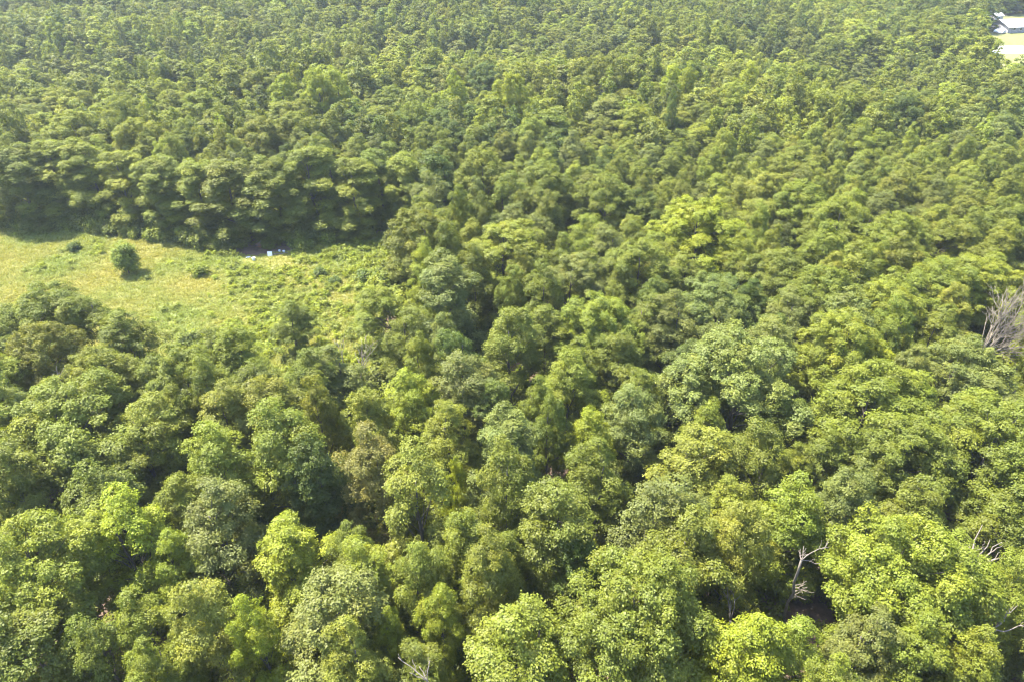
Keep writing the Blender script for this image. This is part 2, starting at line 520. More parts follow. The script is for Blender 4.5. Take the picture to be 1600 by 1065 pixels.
TINT = {  # leaf colours by kind of tree
    'y': (0.135, 0.164, 0.0088), 'k': (0.122, 0.150, 0.0096), 'l': (0.106, 0.130, 0.0120), 'm': (0.085, 0.105, 0.0112), 'd': (0.056, 0.080, 0.0112),
    'o': (0.092, 0.107, 0.0112), 'b': (0.109, 0.106, 0.0224), 'g': (0.090, 0.108, 0.0224), 'w': (0.119, 0.134, 0.0168)}
COLOUR_WORD = {'y': 'vivid yellow-green', 'l': 'light green', 'k': 'bright green', 'm': 'mid green', 'd': 'dark green', 'o': 'olive green',
               'b': 'brown-tinged', 'g': 'grey-green', 'w': 'pale yellowish'}
SHAPE_WORD = {'D': 'round-crowned', 'O': 'egg-shaped', 'C': 'narrow upright', 'S': 'spreading', 'E': 'low-skirted'}

def tint_of(c, amt=0.10):
    r = TINT[c]
    k = 1 + random.gauss(0, amt)
    h = random.gauss(0, 0.03)
    return (r[0] * k * (1 + h), r[1] * k, r[2] * k * (1 - h * 0.5))

# crowns read off the photograph: (x, y, half-width) in its pixels, colour, shape, height in metres
TREES_SEEN = [
 (60, 890, 92, 'l', 'S', 16), (55, 1015, 80, 'm', 'D', 15), (195, 850, 62, 'y', 'D', 15), (268, 880, 40, 'k', 'D', 12), (328, 965, 56, 'w', 'D', 15),
 (235, 985, 48, 'l', 'D', 13), (255, 1045, 46, 'l', 'D', 13), (170, 1030, 50, 'm', 'D', 13), (404, 992, 40, 'y', 'O', 14), (500, 968, 82, 'g', 'S', 16),
 (560, 1040, 52, 'w', 'D', 15), (606, 1000, 30, 'k', 'O', 12), (650, 905, 46, 'm', 'O', 14), (690, 975, 40, 'k', 'O', 13), (760, 895, 52, 'o', 'O', 16),
 (665, 1045, 46, 'm', 'D', 11), (838, 1015, 86, 'l', 'D', 15), (985, 960, 105, 'm', 'D', 18), (1062, 880, 66, 'o', 'S', 16), (1162, 1035, 74, 'y', 'D', 14),
 (1255, 1020, 52, 'l', 'D', 12), (1340, 1025, 58, 'g', 'D', 14), (1435, 1035, 58, 'l', 'D', 14), (1515, 1030, 48, 'l', 'D', 13), (1400, 890, 92, 'l', 'S', 17),
 (1490, 930, 76, 'l', 'S', 16), (1395, 975, 60, 'm', 'D', 12), (1575, 930, 46, 'l', 'S', 14),
 (100, 680, 92, 'm', 'S', 16), (25, 755, 55, 'm', 'D', 15), (218, 690, 56, 'l', 'D', 15), (215, 745, 42, 'm', 'D', 12), (340, 725, 58, 'l', 'D', 16),
 (350, 655, 50, 'w', 'D', 15), (290, 790, 46, 'l', 'D', 12), (345, 830, 66, 'g', 'D', 15), (445, 690, 62, 'l', 'O', 17), (497, 740, 36, 'd', 'C', 15),
 (455, 870, 60, 'k', 'D', 13), (592, 735, 50, 'b', 'D', 16), (655, 785, 62, 'w', 'D', 17), (713, 758, 17, 'y', 'D', 12), (545, 860, 38, 'm', 'D', 12),
 (580, 895, 48, 'l', 'D', 13), (725, 855, 46, 'l', 'D', 14), (700, 690, 46, 'l', 'D', 14), (797, 720, 56, 'g', 'O', 16), (868, 805, 68, 'o', 'D', 16),
 (857, 680, 30, 'm', 'O', 15), (925, 690, 38, 'k', 'O', 14), (985, 655, 48, 'g', 'O', 15), (938, 755, 50, 'm', 'D', 15), (1015, 805, 70, 'g', 'D', 16),
 (1068, 722, 62, 'w', 'S', 15), (1120, 790, 50, 'l', 'D', 13), (1150, 852, 50, 'w', 'D', 16), (1195, 725, 50, 'o', 'D', 15), (1235, 800, 58, 'l', 'D', 16),
 (1322, 790, 50, 'g', 'O', 16), (1350, 640, 88, 'l', 'S', 16), (1415, 715, 72, 'm', 'D', 15), (1420, 790, 52, 'm', 'D', 13), (1545, 715, 86, 'm', 'S', 16),
 (1560, 810, 52, 'm', 'D', 14), (800, 865, 38, 'm', 'D', 13), (905, 880, 40, 'd', 'D', 12), (150, 750, 30, 'm', 'D', 9),
 (20, 610, 52, 'l', 'D', 15), (55, 503, 66, 'm', 'S', 15), (155, 500, 46, 'm', 'D', 15), (68, 562, 60, 'o', 'D', 15), (200, 535, 50, 'm', 'D', 14),
 (165, 610, 62, 'm', 'D', 15), (285, 595, 62, 'm', 'D', 15), (378, 555, 44, 'l', 'O', 14), (455, 500, 30, 'm', 'O', 10), (490, 600, 42, 'm', 'D', 13),
 (572, 655, 44, 'l', 'D', 14), (642, 625, 42, 'k', 'O', 14), (722, 605, 54, 'g', 'O', 16), (605, 485, 42, 'l', 'O', 12), (690, 465, 54, 'g', 'O', 17),
 (660, 372, 54, 'o', 'D', 17), (530, 585, 46, 'g', 'D', 12), (785, 400, 66, 'l', 'D', 16), (800, 545, 48, 'm', 'O', 16), (888, 600, 44, 'l', 'D', 15),
 (930, 510, 58, 'l', 'D', 15), (965, 560, 40, 'o', 'D', 13), (890, 445, 52, 'g', 'D', 15), (1000, 425, 58, 'm', 'D', 16), (1095, 370, 68, 'k', 'D', 17),
 (1120, 480, 58, 'g', 'D', 15), (1205, 440, 56, 'm', 'D', 15), (1160, 595, 90, 'g', 'D', 18), (1058, 590, 42, 'd', 'D', 14), (1272, 470, 62, 'l', 'D', 16),
 (1310, 545, 60, 'l', 'D', 16), (1385, 490, 54, 'l', 'D', 15), (1445, 450, 56, 'l', 'S', 15), (1525, 450, 62, 'l', 'S', 15), (1370, 575, 32, 'y', 'D', 12),
 (1490, 590, 58, 'g', 'D', 15), (1565, 630, 58, 'g', 'D', 14), (1455, 530, 40, 'm', 'D', 13), (1005, 510, 40, 'm', 'D', 14), (1055, 510, 42, 'g', 'D', 15),
 (410, 615, 46, 'm', 'O', 13), (330, 560, 40, 'm', 'O', 12), (250, 650, 44, 'm', 'D', 14), (770, 635, 36, 'd', 'O', 14), (1220, 650, 40, 'm', 'D', 13),
 (25, 270, 48, 'm', 'E', 17), (85, 262, 44, 'l', 'E', 17), (138, 262, 42, 'l', 'E', 17), (190, 277, 38, 'l', 'E', 16), (253, 284, 40, 'm', 'E', 16),
 (305, 288, 38, 'l', 'E', 16), (352, 288, 48, 'o', 'E', 17), (428, 288, 46, 'o', 'E', 17), (486, 278, 46, 'o', 'E', 18), (552, 288, 40, 'l', 'E', 16),
 (592, 270, 34, 'm', 'E', 16), (640, 275, 34, 'l', 'E', 16), (698, 275, 30, 'd', 'C', 17), (225, 225, 40, 'l', 'D', 17), (120, 212, 46, 'l', 'D', 17), (310, 180, 38, 'l', 'D', 17),
 (405, 228, 42, 'o', 'D', 17), (470, 215, 40, 'm', 'D', 17), (860, 300, 44, 'm', 'D', 16), (945, 320, 44, 'm', 'D', 16), (755, 280, 44, 'o', 'D', 17),
 (1240, 330, 46, 'l', 'D', 16), (1310, 355, 48, 'l', 'D', 16), (1390, 380, 50, 'l', 'D', 16), (1180, 310, 44, 'w', 'D', 16), (1460, 380, 48, 'l', 'S', 15), (1565, 360, 46, 'm', 'S', 15),
 (1050, 185, 10, 'd', 'C', 19),
 (440, 150, 25, 'y', 'D', 20), (500, 148, 27, 'y', 'D', 20), (530, 143, 24, 'y', 'D', 20), (795, 155, 28, 'y', 'D', 20), (710, 150, 20, 'y', 'O', 20),
 (1045, 140, 18, 'y', 'O', 20), (1070, 138, 18, 'y', 'O', 20), (1170, 138, 20, 'y', 'O', 20), (1330, 155, 26, 'w', 'D', 15), (755, 130, 28, 'd', 'D', 17),
 (1285, 712, 44, 'm', 'D', 12), (1235, 740, 30, 'l', 'D', 11)]
# gaps between crowns where the photograph shows dark depths or bare litter
GAPS = [(88, 772, 26), (1590, 565, 24), (1440, 822, 8), (880, 655, 16), (745, 490, 14), (888, 362, 5), (1272, 590, 22), (490, 795, 18), (1130, 940, 18),
        (1585, 1000, 26), (850, 880, 14), (300, 710, 14), (620, 1065, 16), (1250, 905, 26), (1150, 950, 20), (1520, 870, 36), (1560, 520, 44), (560, 560, 26), (600, 920, 10), (340, 1055, 14), (640, 1045, 26)]

trees = []                                # x, y, radius, height, colour, shape, seen
for (px, py, rx, c, s, h) in TREES_SEEN:
    p = at_ground(px, py, 0.66 * h)
    dep = proj((p.x, p.y, p.z))[2]
    trees.append([p.x, p.y, rx * dep / FPX, h, c, s, True])

CELL = 5.0
grid = {}
def put(i):
    t = trees[i]
    grid.setdefault((int(t[0] // CELL), int(t[1] // CELL)), []).append(i)
def clear_of(x, y, r, k):
    gx_, gy_ = int(x // CELL), int(y // CELL)
    for i in range(gx_ - 3, gx_ + 4):
        for j in range(gy_ - 3, gy_ + 4):
            for q_ in grid.get((i, j), ()):
                t = trees[q_]
                if math.hypot(t[0] - x, t[1] - y) < k * (r + t[2]):
                    return False
    return True
for i in range(len(trees)):
    put(i)

WARM = [(1330, 400, 260, 160, 1.0), (150, 200, 220, 70, 0.7), (820, 150, 300, 40, 0.7), (1150, 300, 200, 60, 0.4), (500, 90, 500, 70, 0.2), (700, 245, 260, 50, -0.8), (1000, 260, 160, 50, -0.5),
        (40, 330, 100, 60, -0.5), (1500, 200, 140, 80, -0.5), (1570, 15, 90, 20, -1.5), (900, 620, 200, 100, -0.3), (450, 900, 300, 120, 0.7), (1000, 100, 400, 60, 0.3)]
def pick_colour(px, py, far=0.0):
    w = sum(a * math.exp(-((px - x) / sx) ** 2 - ((py - y) / sy) ** 2) for x, y, sx, sy, a in WARM)
    if far:
        w += 1.1 * far
    w += random.gauss(0, 0.5)
    if w > 0.75: return random.choice('llwlo')
    if w > 0.25: return random.choice('lllmog')
    if w > -0.35: return random.choice('mmmmlgoo')
    return random.choice('dmdmg')

FOLDS = [(60, 126, 430, 152, 8), (560, 146, 770, 150, 7), (860, 142, 1010, 138, 8), (1040, 134, 1430, 152, 8), (850, 30, 965, 38, 6), (1430, 84, 1600, 112, 7),
         (200, 62, 420, 74, 6), (560, 90, 700, 84, 6), (1100, 76, 1260, 92, 6), (0, 60, 120, 76, 6), (640, 206, 760, 216, 8), (880, 226, 1010, 240, 8), (0, 12, 200, 16, 5), (420, 20, 640, 24, 5)]
FMARG = 1.6
for _ in range(115000):
    y = 16 + 634 * math.sqrt(random.random())
    half = 0.86 * y + 22
    x = random.uniform(-half, half)
    r = random.uniform(2.2, 3.9) if y < 150 else random.choice((random.uniform(2.2, 3.4), random.uniform(3.4, 5.6), random.uniform(3.8, 5.8)))
    if inside(FIELD, x, y) or inside(CLEAR, x, y):
        continue
    if y < 160 and edge_dist(FIELD, x, y) < FMARG + 0.6 + r * 0.6:
        continue
    if y > 280 and x > 150 and edge_dist(CLEAR, x, y) < 2.0:
        continue
    if not clear_of(x, y, r, random.uniform(0.68, 0.86) if y < 150 else random.uniform(0.5, 0.88)):
        continue
    g0 = terrain(x, y)
    h = 14.6 + (2.2 + 1.6 * sstep(140, 220, y)) * noise.noise((x * 0.02, y * 0.02, 8)) + random.gauss(0, 1.1 if y < 150 else 1.7)
    px, py, dep = proj((x, y, g0 + 0.66 * h))
    rp = r * FPX / dep
    if any(abs(px - gx_) < rp + gr * 0.5 and abs(py - gy_) < rp * 1.1 + gr * 0.5 for gx_, gy_, gr in GAPS):
        continue
    if y < 106 and px < 625:                       # nothing tall stands between the eye and the meadow here
        top = proj((x, y, g0 + h + 0.3))[1]
        if top < 440 + 95 * sstep(190, 300, px) - 40 * sstep(570, 620, px):
            continue
    # folds and rides through the far wood, where the shaded sides of the trees behind show
    if py < 260 and any(ax - 8 < px < bx_ + 8 and abs(py - (ay + (by - ay) * (px - ax) / (bx_ - ax)) + 5 * noise.noise((px * 0.02, 0, ay))) < hw
                        for ax, ay, bx_, by, hw in FOLDS):
        continue
    trees.append([x, y, r, h, pick_colour(px, py, noise.noise((x * 0.02, y * 0.02, 12)) if y > 120 else 0), random.choice('DDDDOOSSC' if y < 170 else 'DDDOS'), False])
    put(len(trees) - 1)

# ---- the trees that show largest are things of their own, the rest of the wood is one mass
info = []
for i, t in enumerate(trees):
    px, py, dep = proj((t[0], t[1], terrain(t[0], t[1]) + 0.66 * t[3]))
    rp = t[2] * FPX / dep
    if -0.5 * rp < px < 1600 + 0.5 * rp and -0.5 * rp < py < 1065 + 0.4 * rp:
        info.append((rp * (4.0 if t[6] else 1.0), i, px, py, rp))
info.sort(reverse=True)
own = info[:300]
own_ids = {q_[1] for q_ in own}

LANDMARKS = [  # places any eye can find, in the photograph's pixels
 (205, 400, "lone young meadow tree"), (410, 398, 'white debris by the meadow'), (1240, 905, 'leaning dead snag'), (1140, 950, 'twin-stemmed dead snag'),
 (1530, 860, 'bare antler-like dead tree'), (1570, 510, 'grey toppled dead crown'), (565, 555, 'bare tree by the meadow'), (592, 735, 'brown-topped tree'),
 (195, 850, 'lower-left big yellow tree'), (1162, 1035, 'bottom-edge vivid yellow tree'), (1095, 370, 'twin-domed yellow tree'),
 (925, 690, 'split yellow tree'), (660, 372, "golden tree at meadow end"), (985, 960, 'largest lower-edge tree'), (1160, 595, 'huge grey-green crown'),
 (80, 600, 'bare twigs at left')]
SPECIAL = {(592, 735): 'brown-tinged round tree with tan top, beside a bright pale crown', (195, 850): 'big bright yellow-green tree near the lower left corner',
 (1162, 1035): 'vivid yellow-green tree cut by the bottom edge below the two dead snags', (1095, 370): 'broad twin-domed bright yellow tree deep in the wood right of the meadow',
 (925, 690): 'small split yellow-green tree leaning over a dark gap mid-wood', (660, 372): 'golden olive round tree at the right end of the meadow',
 (985, 960): 'largest mid green dome on the lower edge, left of the twin dead snag', (1160, 595): 'huge grey-green round crown standing right of the middle of the wood',
 (404, 992): 'vivid yellow-green narrow tree at the bottom edge, left of the grey-green spreading crown', (655, 785): 'tall pale yellowish dome right of the brown-topped tree',
 (713, 758): 'tiny vivid green sapling tucked behind the tall pale yellowish dome', (1050, 185): 'thin dark spire standing above the far wood'}
ORD = ['closest', 'second', 'third', 'fourth', 'fifth', 'sixth', 'seventh', 'eighth', 'ninth', 'tenth', 'eleventh', 'twelfth', 'thirteenth', 'fourteenth', 'fifteenth',
       'sixteenth', 'seventeenth', 'eighteenth', 'nineteenth', 'twentieth']
buckets = {}
labels = {}
for _, i, px, py, rp in own:
    t = trees[i]
    if t[6] and i < len(TREES_SEEN) and TREES_SEEN[i][:2] in SPECIAL:
        labels[i] = SPECIAL[TREES_SEEN[i][:2]]
        continue
    lx, ly, nm = min(LANDMARKS, key=lambda q_: math.hypot(px - q_[0], (py - q_[1]) * 1.3))
    dx, dy = px - lx, (py - ly) * 1.3
    dr = ('right of' if dx > 0 else 'left of') if abs(dx) > abs(dy) else ('below' if dy > 0 else 'beyond')
    buckets.setdefault((t[4], t[5], dr, nm), []).append((math.hypot(dx, dy), i))
for (c, s, dr, nm), lst in buckets.items():
    lst.sort()
    for k, (_, i) in enumerate(lst):
        rank = '' if len(lst) == 1 else f'{ORD[min(k, 19)]} one '
        labels[i] = f'{COLOUR_WORD[c]} {SHAPE_WORD[s]} tree, {rank}{dr} the {nm}'

def place_tree(i):
    x, y, r, h, c, s, seen = trees[i]
    s_ = 'B' + s if r > 4.3 and s in 'DS' else s
    v = random.randrange(len(CROWN[s_]))
    root = thing('broadleaf_tree', (x, y, terrain(x, y)), labels[i], 'tree', 'trees of the wood', random.uniform(0, 6.283))
    k = r / (BIG_R if len(s_) == 2 else 3.5) * (1.38 if s == 'C' else 1.0)
    root.scale = (k, k, h / 16.0)
    cr_ = link('crown', CROWN[s_][v], parent=root)
    cr_['tint'] = tint_of(c, 0.07)
    link('trunk', TRUNK[s_][v], parent=root)
for q_ in own:
    place_tree(q_[1])

near_pts, far_pts = [], []
for i, t in enumerate(trees):
    if i in own_ids:
        continue
    x, y, r, h, c, s, seen = t
    k = r / 3.5
    (near_pts if y < 150 else far_pts).append((x, y, terrain(x, y), random.uniform(0, 6.283), k, h / 16.0, tuple(v_ * (1 + 0.32 * noise.noise((x * 0.018, y * 0.022, 31))) for v_ in tint_of(c, 0.13))))
tag(scatter('forest', far_pts, FARCROWN), 'far broadleaf wood fading into summer haze', 'forest')
if near_pts:
    tag(scatter('woodland', near_pts, [m_ for s in 'DOS' for m_ in CROWN[s]]), 'further crowns filling the near wood', 'forest')

# ---- undergrowth between the trunks and along the meadow's edge
pts = []
for _ in range(11500):
    y = 20 + 175 * math.sqrt(random.random()); half = 0.84 * y + 15
    x = random.uniform(-half, half)
    if inside(FIELD, x, y):
        continue
    if noise.noise((x * 0.06, y * 0.06, 4)) < -0.36:
        continue
    px, py, dep = proj((x, y, 0))
    if 370 < px < 462 and 378 < py < 420:
        continue
    if math.hypot(px - 88, py - 780) < 45 or math.hypot(px - 1590, py - 565) < 30:
        continue
    k = random.uniform(0.5, 1.7)
    pts.append((x, y, terrain(x, y) - 0.15, random.uniform(0, 6.28), k, k * random.uniform(0.8, 1.5), tint_of(random.choice('lmmmdlg'), 0.15)))
for i in range(1, 9):                                        # the skirt of the tree line behind the meadow
    (x1, y1), (x2, y2) = FIELD[i], FIELD[i + 1]
    for _ in range(int(math.hypot(x2 - x1, y2 - y1) * 2.4)):
        t = random.random()
        k = random.uniform(0.6, 1.6)
        sx, sy = x1 + (x2 - x1) * t + random.uniform(-1, 1), y1 + (y2 - y1) * t + random.uniform(0.5, 5)
        if 372 < proj((sx, sy, 0.5))[0] < 458:
            continue
        pts.append((sx, sy, -0.1, random.uniform(0, 6.28), k, k * random.uniform(0.8, 1.7), tint_of(random.choice('mlmml'), 0.15)))
tag(scatter('undergrowth', pts, SHRUB), 'leafy undergrowth between the trunks', 'undergrowth')

# ---- meadow grass and weeds
gp, wp = [], []
x0, x1, y0, y1 = min(fx), max(fx), min(fy), max(fy)
for _ in range(60000):
    x, y = random.uniform(max(x0, -125), x1), random.uniform(y0, y1)
    if not inside(FIELD, x, y):
        continue
    px, py, dep = proj((x, y, 0))
    n1 = noise.noise((x * 0.09, y * 0.09, 2)); n2 = noise.noise((x * 0.5, y * 0.5, 3))
    by_debris = 374 < px < 458 and 382 < py < 418
    weedy = 0.0 if by_debris else sstep(300, 420, px + 60 * n1) * 0.9 + 0.5 * max(0, n1)
    if random.random() < 0.13 * weedy:
        k = random.uniform(0.6, 1.5)
        wp.append((x, y, terrain(x, y) + 0.1, random.uniform(0, 6.28), k, k * random.uniform(0.6, 1.2), tint_of(random.choice('lyly'), 0.12)))
    b = 0.5 + 1.1 * n1 + 0.2 * n2 + random.gauss(0, 0.15) + 0.25 * weedy
    b = min(1, max(0, b))
    dry, green = (0.206, 0.198, 0.026), (0.126, 0.164, 0.011)
    col = tuple(dry[k] * (1 - b) + green[k] * b for k in range(3))
    k = random.uniform(0.6, 1.1) if by_debris else random.uniform(0.8, 1.7)
    gp.append((x, y, terrain(x, y) + 0.1, random.uniform(0, 6.28), k, k * random.uniform(0.5, 1.0), col))
tag(scatter('grass', gp, TUFT), 'sunlit yellow-green meadow grass', 'grass')
tag(scatter('weeds', wp, WEED), 'broad-leaved weeds among the meadow grass', 'weeds')

# ---- bushes standing in the meadow
yt = thing('young_tree', at(203, 428), 'lone dense young tree standing in the open meadow', 'tree', rz=1.0)
yt.scale = (1.0, 1.0, 1.0)
c_ = link('crown', YOUNG, parent=yt); c_['tint'] = (0.112, 0.148, 0.018)
link('trunk', YOUNG_TRUNK, parent=yt)
def bush(px, py, k, kz, colour, label, v):
    p = at(px, py)
    o = link('bush', SHRUB[v], label=label, cat='bush', group='bushes in the meadow')
    o.location = (p.x, p.y, terrain(p.x, p.y)); o.scale = (k, k, kz); o.rotation_euler = (0, 0, px)
    o['tint'] = tint_of(colour, 0.05)
bush(119, 394, 0.95, 0.95, 'd', 'small round grey-green bush left of the lone young tree', 0)
bush(313, 430, 1.15, 1.35, 'l', 'light green bush right of the lone young tree', 1)
bush(60, 361, 1.0, 1.0, 'l', 'light green bush at the far left edge of the meadow', 2)
bush(29, 360, 1.1, 1.1, 'l', 'light green bush left-most along the far tree line', 3)
bush(572, 440, 1.4, 1.1, 'd', "dark weedy bush under the golden tree at the meadow's right end", 4)
bush(503, 432, 1.0, 0.9, 'd', 'dark low bush among the weeds, left of its twin', 0)
bush(525, 444, 0.8, 0.8, 'd', 'small dark bush among the weeds, right of its twin', 1)
bush(301, 545, 1.2, 1.7, 'g', 'grey-green bush on the near edge of the meadow', 2)
bush(270, 372, 1.2, 1.0, 'l', 'pale bush in front of the shadowed tree line', 3)

# ------------------------------------------------------------------ dead trees
def wobble(a, b, n, amp, g):
    a, b = Vector(a), Vector(b)
    L_ = (b - a).length
    out_ = []
    for i in range(n + 1):
        t = i / n
        e = math.sin(math.pi * t)
        out_.append(a.lerp(b, t) + Vector((g.uniform(-1, 1), g.uniform(-1, 1), g.uniform(-1, 1))) * amp * L_ * (0.3 + 0.7 * e) * (0 if i in (0, n) else 1))
    return out_

def taper(r0, r1, n):
    return [r0 + (r1 - r0) * i / n for i in range(n + 1)]

def branch(mb, a, b, r0, r1, g, twigs=3, depth=1, amp=0.05):
    n = 5
    p = wobble(a, b, n, amp, g)
    mb.tube(p, taper(r0, r1, n), 5)
    if depth <= 0:
        return
    L_ = (Vector(b) - Vector(a)).length
    d = (Vector(b) - Vector(a)).normalized()
    for _ in range(twigs):
        k = g.randint(2, n - 1) if n > 2 else 1
        o = p[k]
        dv = (d * g.uniform(0.5, 1.0) + Vector((g.uniform(-1, 1), g.uniform(-1, 1), g.uniform(-0.5, 0.9))) * 0.7).normalized()
        branch(mb, o, o + dv * L_ * g.uniform(0.22, 0.45), r0 * 0.5, r1 * 0.6, g, 2, depth - 1, amp)

def dead_tree(name, px, py, zf, trunk_base, limbs, label, r=0.14, mat=None, seed=1, twigs=3, depth=1, base_r=None):
    """fork at (px, py) and height zf; limbs: (px, py, depth offset in m, thickness); the trunk goes down to trunk_base"""
    g = random.Random(seed)
    mat = mat or M_DEAD
    f = at(px, py, zf)
    dep = proj(f)[2]
    bx = Vector(trunk_base) if trunk_base else Vector((f.x, f.y, terrain(f.x, f.y)))
    root = thing(name, bx, label, 'dead tree')
    def rel(p): return Vector(p) - bx
    mb = MB()
    tp = wobble(bx + Vector((0, 0, -0.3)), f, 7, 0.012, g)
    rr = base_r or r * 1.5
    mb.tube([rel(p) for p in tp], taper(rr, r, 7), 8)
    link('trunk', mb.mesh('dead_trunk', True), mat, root)
    for (qx, qy, dd, th) in limbs:
        k = 1.0
        d0 = FWD + Vector(((qx - 800) / FPX, 0, 0)) + UP * ((532.5 - qy) / FPX)
        tip = Vector((0, 0, CAM_H)) + d0 * (dep + dd)
        mb = MB()
        branch(mb, rel(f), rel(tip), r * th, 0.02, g, twigs, depth, 0.075)
        link('limb', mb.mesh('dead_limb', True), mat, root)
    return root

b1 = at(1228, 968, 1.5)
dead_tree('dead_snag', 1252, 875, 12.5, (b1.x, b1.y, 0), [(1294, 847, -0.5, 0.5), (1250, 858, 0.3, 0.6), (1256, 852, 0.5, 0.45), (1284, 880, 0.2, 0.3)],
          'leaning bare grey snag with one long side limb in the lower right wood', 0.095, seed=3)
sn = bpy.data.objects['dead_snag']
mb = MB(); g_ = random.Random(5)
for k in range(9):
    z = 5.0 + k * 0.35
    p0 = at(1228, 968, 0).lerp(at(1252, 875, 12.5), (z) / 12.5); 
    o = Vector((p0.x, p0.y, p0.z)) - sn.location
    branch(mb, o, o + Vector((g_.uniform(0.9, 1.9), g_.uniform(-0.5, 0.3), g_.uniform(-0.4, 0.6))), 0.04, 0.012, g_, 2, 1, 0.08)
link('side_twigs', mb.mesh('side_twigs'), M_DEAD, sn)['kind'] = 'stuff'
b2 = at(1144, 1035, 1.0)
dead_tree('dead_snag', 1141, 968, 6.5, (b2.x, b2.y, 0), [(1133, 905, 0.2, 0.8), (1149, 918, -0.2, 0.6), (1139, 925, 0.4, 0.5), (1160, 978, -0.3, 0.3)],
          'twin-stemmed bare snag left of the leaning one, above the vivid yellow tree', 0.09, seed=8, twigs=2)
dead_tree('dead_tree', 1513, 890, 11.5, None, [(1507, 866, 0.3, 0.6), (1515, 846, 0.6, 0.5), (1535, 819, 0.5, 0.75), (1547, 842, -0.2, 0.7), (1566, 846, -0.4, 0.65), (1577, 861, -0.8, 0.7)],
          'bare antler-like dead tree reaching out of the lower right crowns', 0.15, seed=12, twigs=1)
dead_tree('dead_tree', 563, 580, 7.0, None, [(554, 550, 0.3, 0.6), (565, 530, 0.2, 0.55), (572, 524, 0.6, 0.4), (585, 533, -0.2, 0.55), (580, 537, -0.5, 0.4), (578, 560, -1.2, 0.4)],
          'small bare grey tree standing at the near right edge of the meadow', 0.10, seed=14, twigs=3)
dead_tree('dead_tree', 534, 553, 7.0, None, [(522, 530, 0.2, 0.6), (532, 533, 0.3, 0.6), (538, 524, -0.2, 0.6), (520, 545, -0.2, 0.4)],
          'pale spindly bare treetop left of the small bare grey tree', 0.07, seed=15, twigs=3)
dead_tree('dead_tree', 76, 615, 12.0, None, [(70, 592, 0.3, 0.6), (84, 583, 0.2, 0.6), (93, 580, 0.6, 0.5), (100, 574, -0.4, 0.45), (78, 596, -0.5, 0.5)],
          'bare twiggy dead treetop among green crowns at the left', 0.11, seed=16, twigs=3)
dead_tree('dead_tree', 668, 1064, 11.0, None, [(622, 1026, 0.0, 0.7), (655, 1040, 0.5, 0.5), (640, 1050, -0.5, 0.4), (672, 1030, 0.2, 0.4)],
          'bare crooked dead branch poking up at the bottom edge', 0.075, seed=18, twigs=2)
dead_tree('dead_tree', 1548, 988, 9.0, None, [(1575, 955, 0.4, 0.9), (1590, 945, 0.0, 0.6), (1602, 975, -0.5, 0.5), (1560, 968, 0.6, 0.4)],
          'grey broken dead stem in the dark gap at the lower right edge', 0.16, seed=19, twigs=2)
gl = random.Random(31)
limbs = []
for k in range(26):
    a = gl.uniform(0.02, 1.0)
    limbs.append((1545 + 40 * gl.uniform(0.5, 2.3), 448 + 105 * a, gl.uniform(-2.5, 3.0), gl.uniform(0.18, 0.45)))
dead_tree('fallen_dead_tree', 1532, 552, 8.5, None, limbs, 'toppled grey dead crown, a fan of bare branches at the right edge', 0.19, M_DEADBRUSH, seed=33, twigs=6, depth=2)

# ------------------------------------------------------------------ debris at the meadow's edge
def debris(name, px, py, mesh, mat, label, cat, rz=0.0, dz=0.12, tilt=(0, 0)):
    p = at(px, py + 1)
    o = link(name, mesh, mat, label=label, cat=cat)
    o.location = (p.x, p.y, terrain(p.x, p.y) + dz); o.rotation_euler = (tilt[0], tilt[1], rz)
    return o
mb = MB(); mb.box(-0.42, 0.42, -0.05, 0.05, 0, 0.95)
debris('white_board', 422, 400, mb.mesh('board'), M_WHITE, 'pale blue-white square board propped at the foot of the tree line', 'board', 0.2, 0.1, (-0.35, 0.05))
mb = MB(); mb.box(-0.42, 0.40, -0.25, 0.25, 0, 0.14); mb2 = mb
debris('white_slab', 388, 401, mb.mesh('slab'), M_WHITE, 'flat white slab lying in the shade left of the bucket', 'slab', 0.3)
def bucket_mesh(r, h):
    mb = MB()
    n = 14
    ring = lambda rr, z: [(rr * math.cos(6.28318 * k / n), rr * math.sin(6.28318 * k / n), z) for k in range(n)]
    vs = ring(r * 0.82, 0) + ring(r, h) + ring(r * 1.07, h) + ring(r * 1.07, h * 0.92) + ring(r * 0.93, h) + ring(r * 0.76, 0.03)
    fs = [tuple(reversed(range(n)))]
    for a, b in ((0, 3), (3, 2), (2, 4), (4, 5)):
        fs += [(a * n + k, a * n + (k + 1) % n, b * n + (k + 1) % n, b * n + k) for k in range(n)]
    fs.append(tuple(5 * n + k for k in range(n)))
    mb.poly(vs, fs)
    return mb.mesh('bucket')
debris('white_bucket', 397, 406, bucket_mesh(0.30, 0.62), M_WHITE, 'white bucket standing in the shade between slab and board', 'bucket')
debris('white_bucket', 437, 393, bucket_mesh(0.2, 0.4), M_WHITE, 'small white bucket right of the propped board, left of the other', 'bucket')
debris('white_bucket', 444, 394, bucket_mesh(0.24, 0.4), M_WHITE, 'rightmost small white bucket of the debris', 'bucket')
mb = MB(); gg = random.Random(4)
mb.tube(wobble((0, 0, 0.15), (2.6, 0.6, 0.2), 5, 0.02, gg), taper(0.14, 0.10, 5), 8)
debris('log', 427, 398, mb.mesh('log', True), M_DEAD, 'grey log lying in the grass right of the propped board', 'log', 0.0)
bp = at(405, 386)
pile = thing('brush_pile', (bp.x, bp.y, 0), 'rusty brown heap of cut branches with dead leaves under the tree line', 'brush pile')
mb = MB()
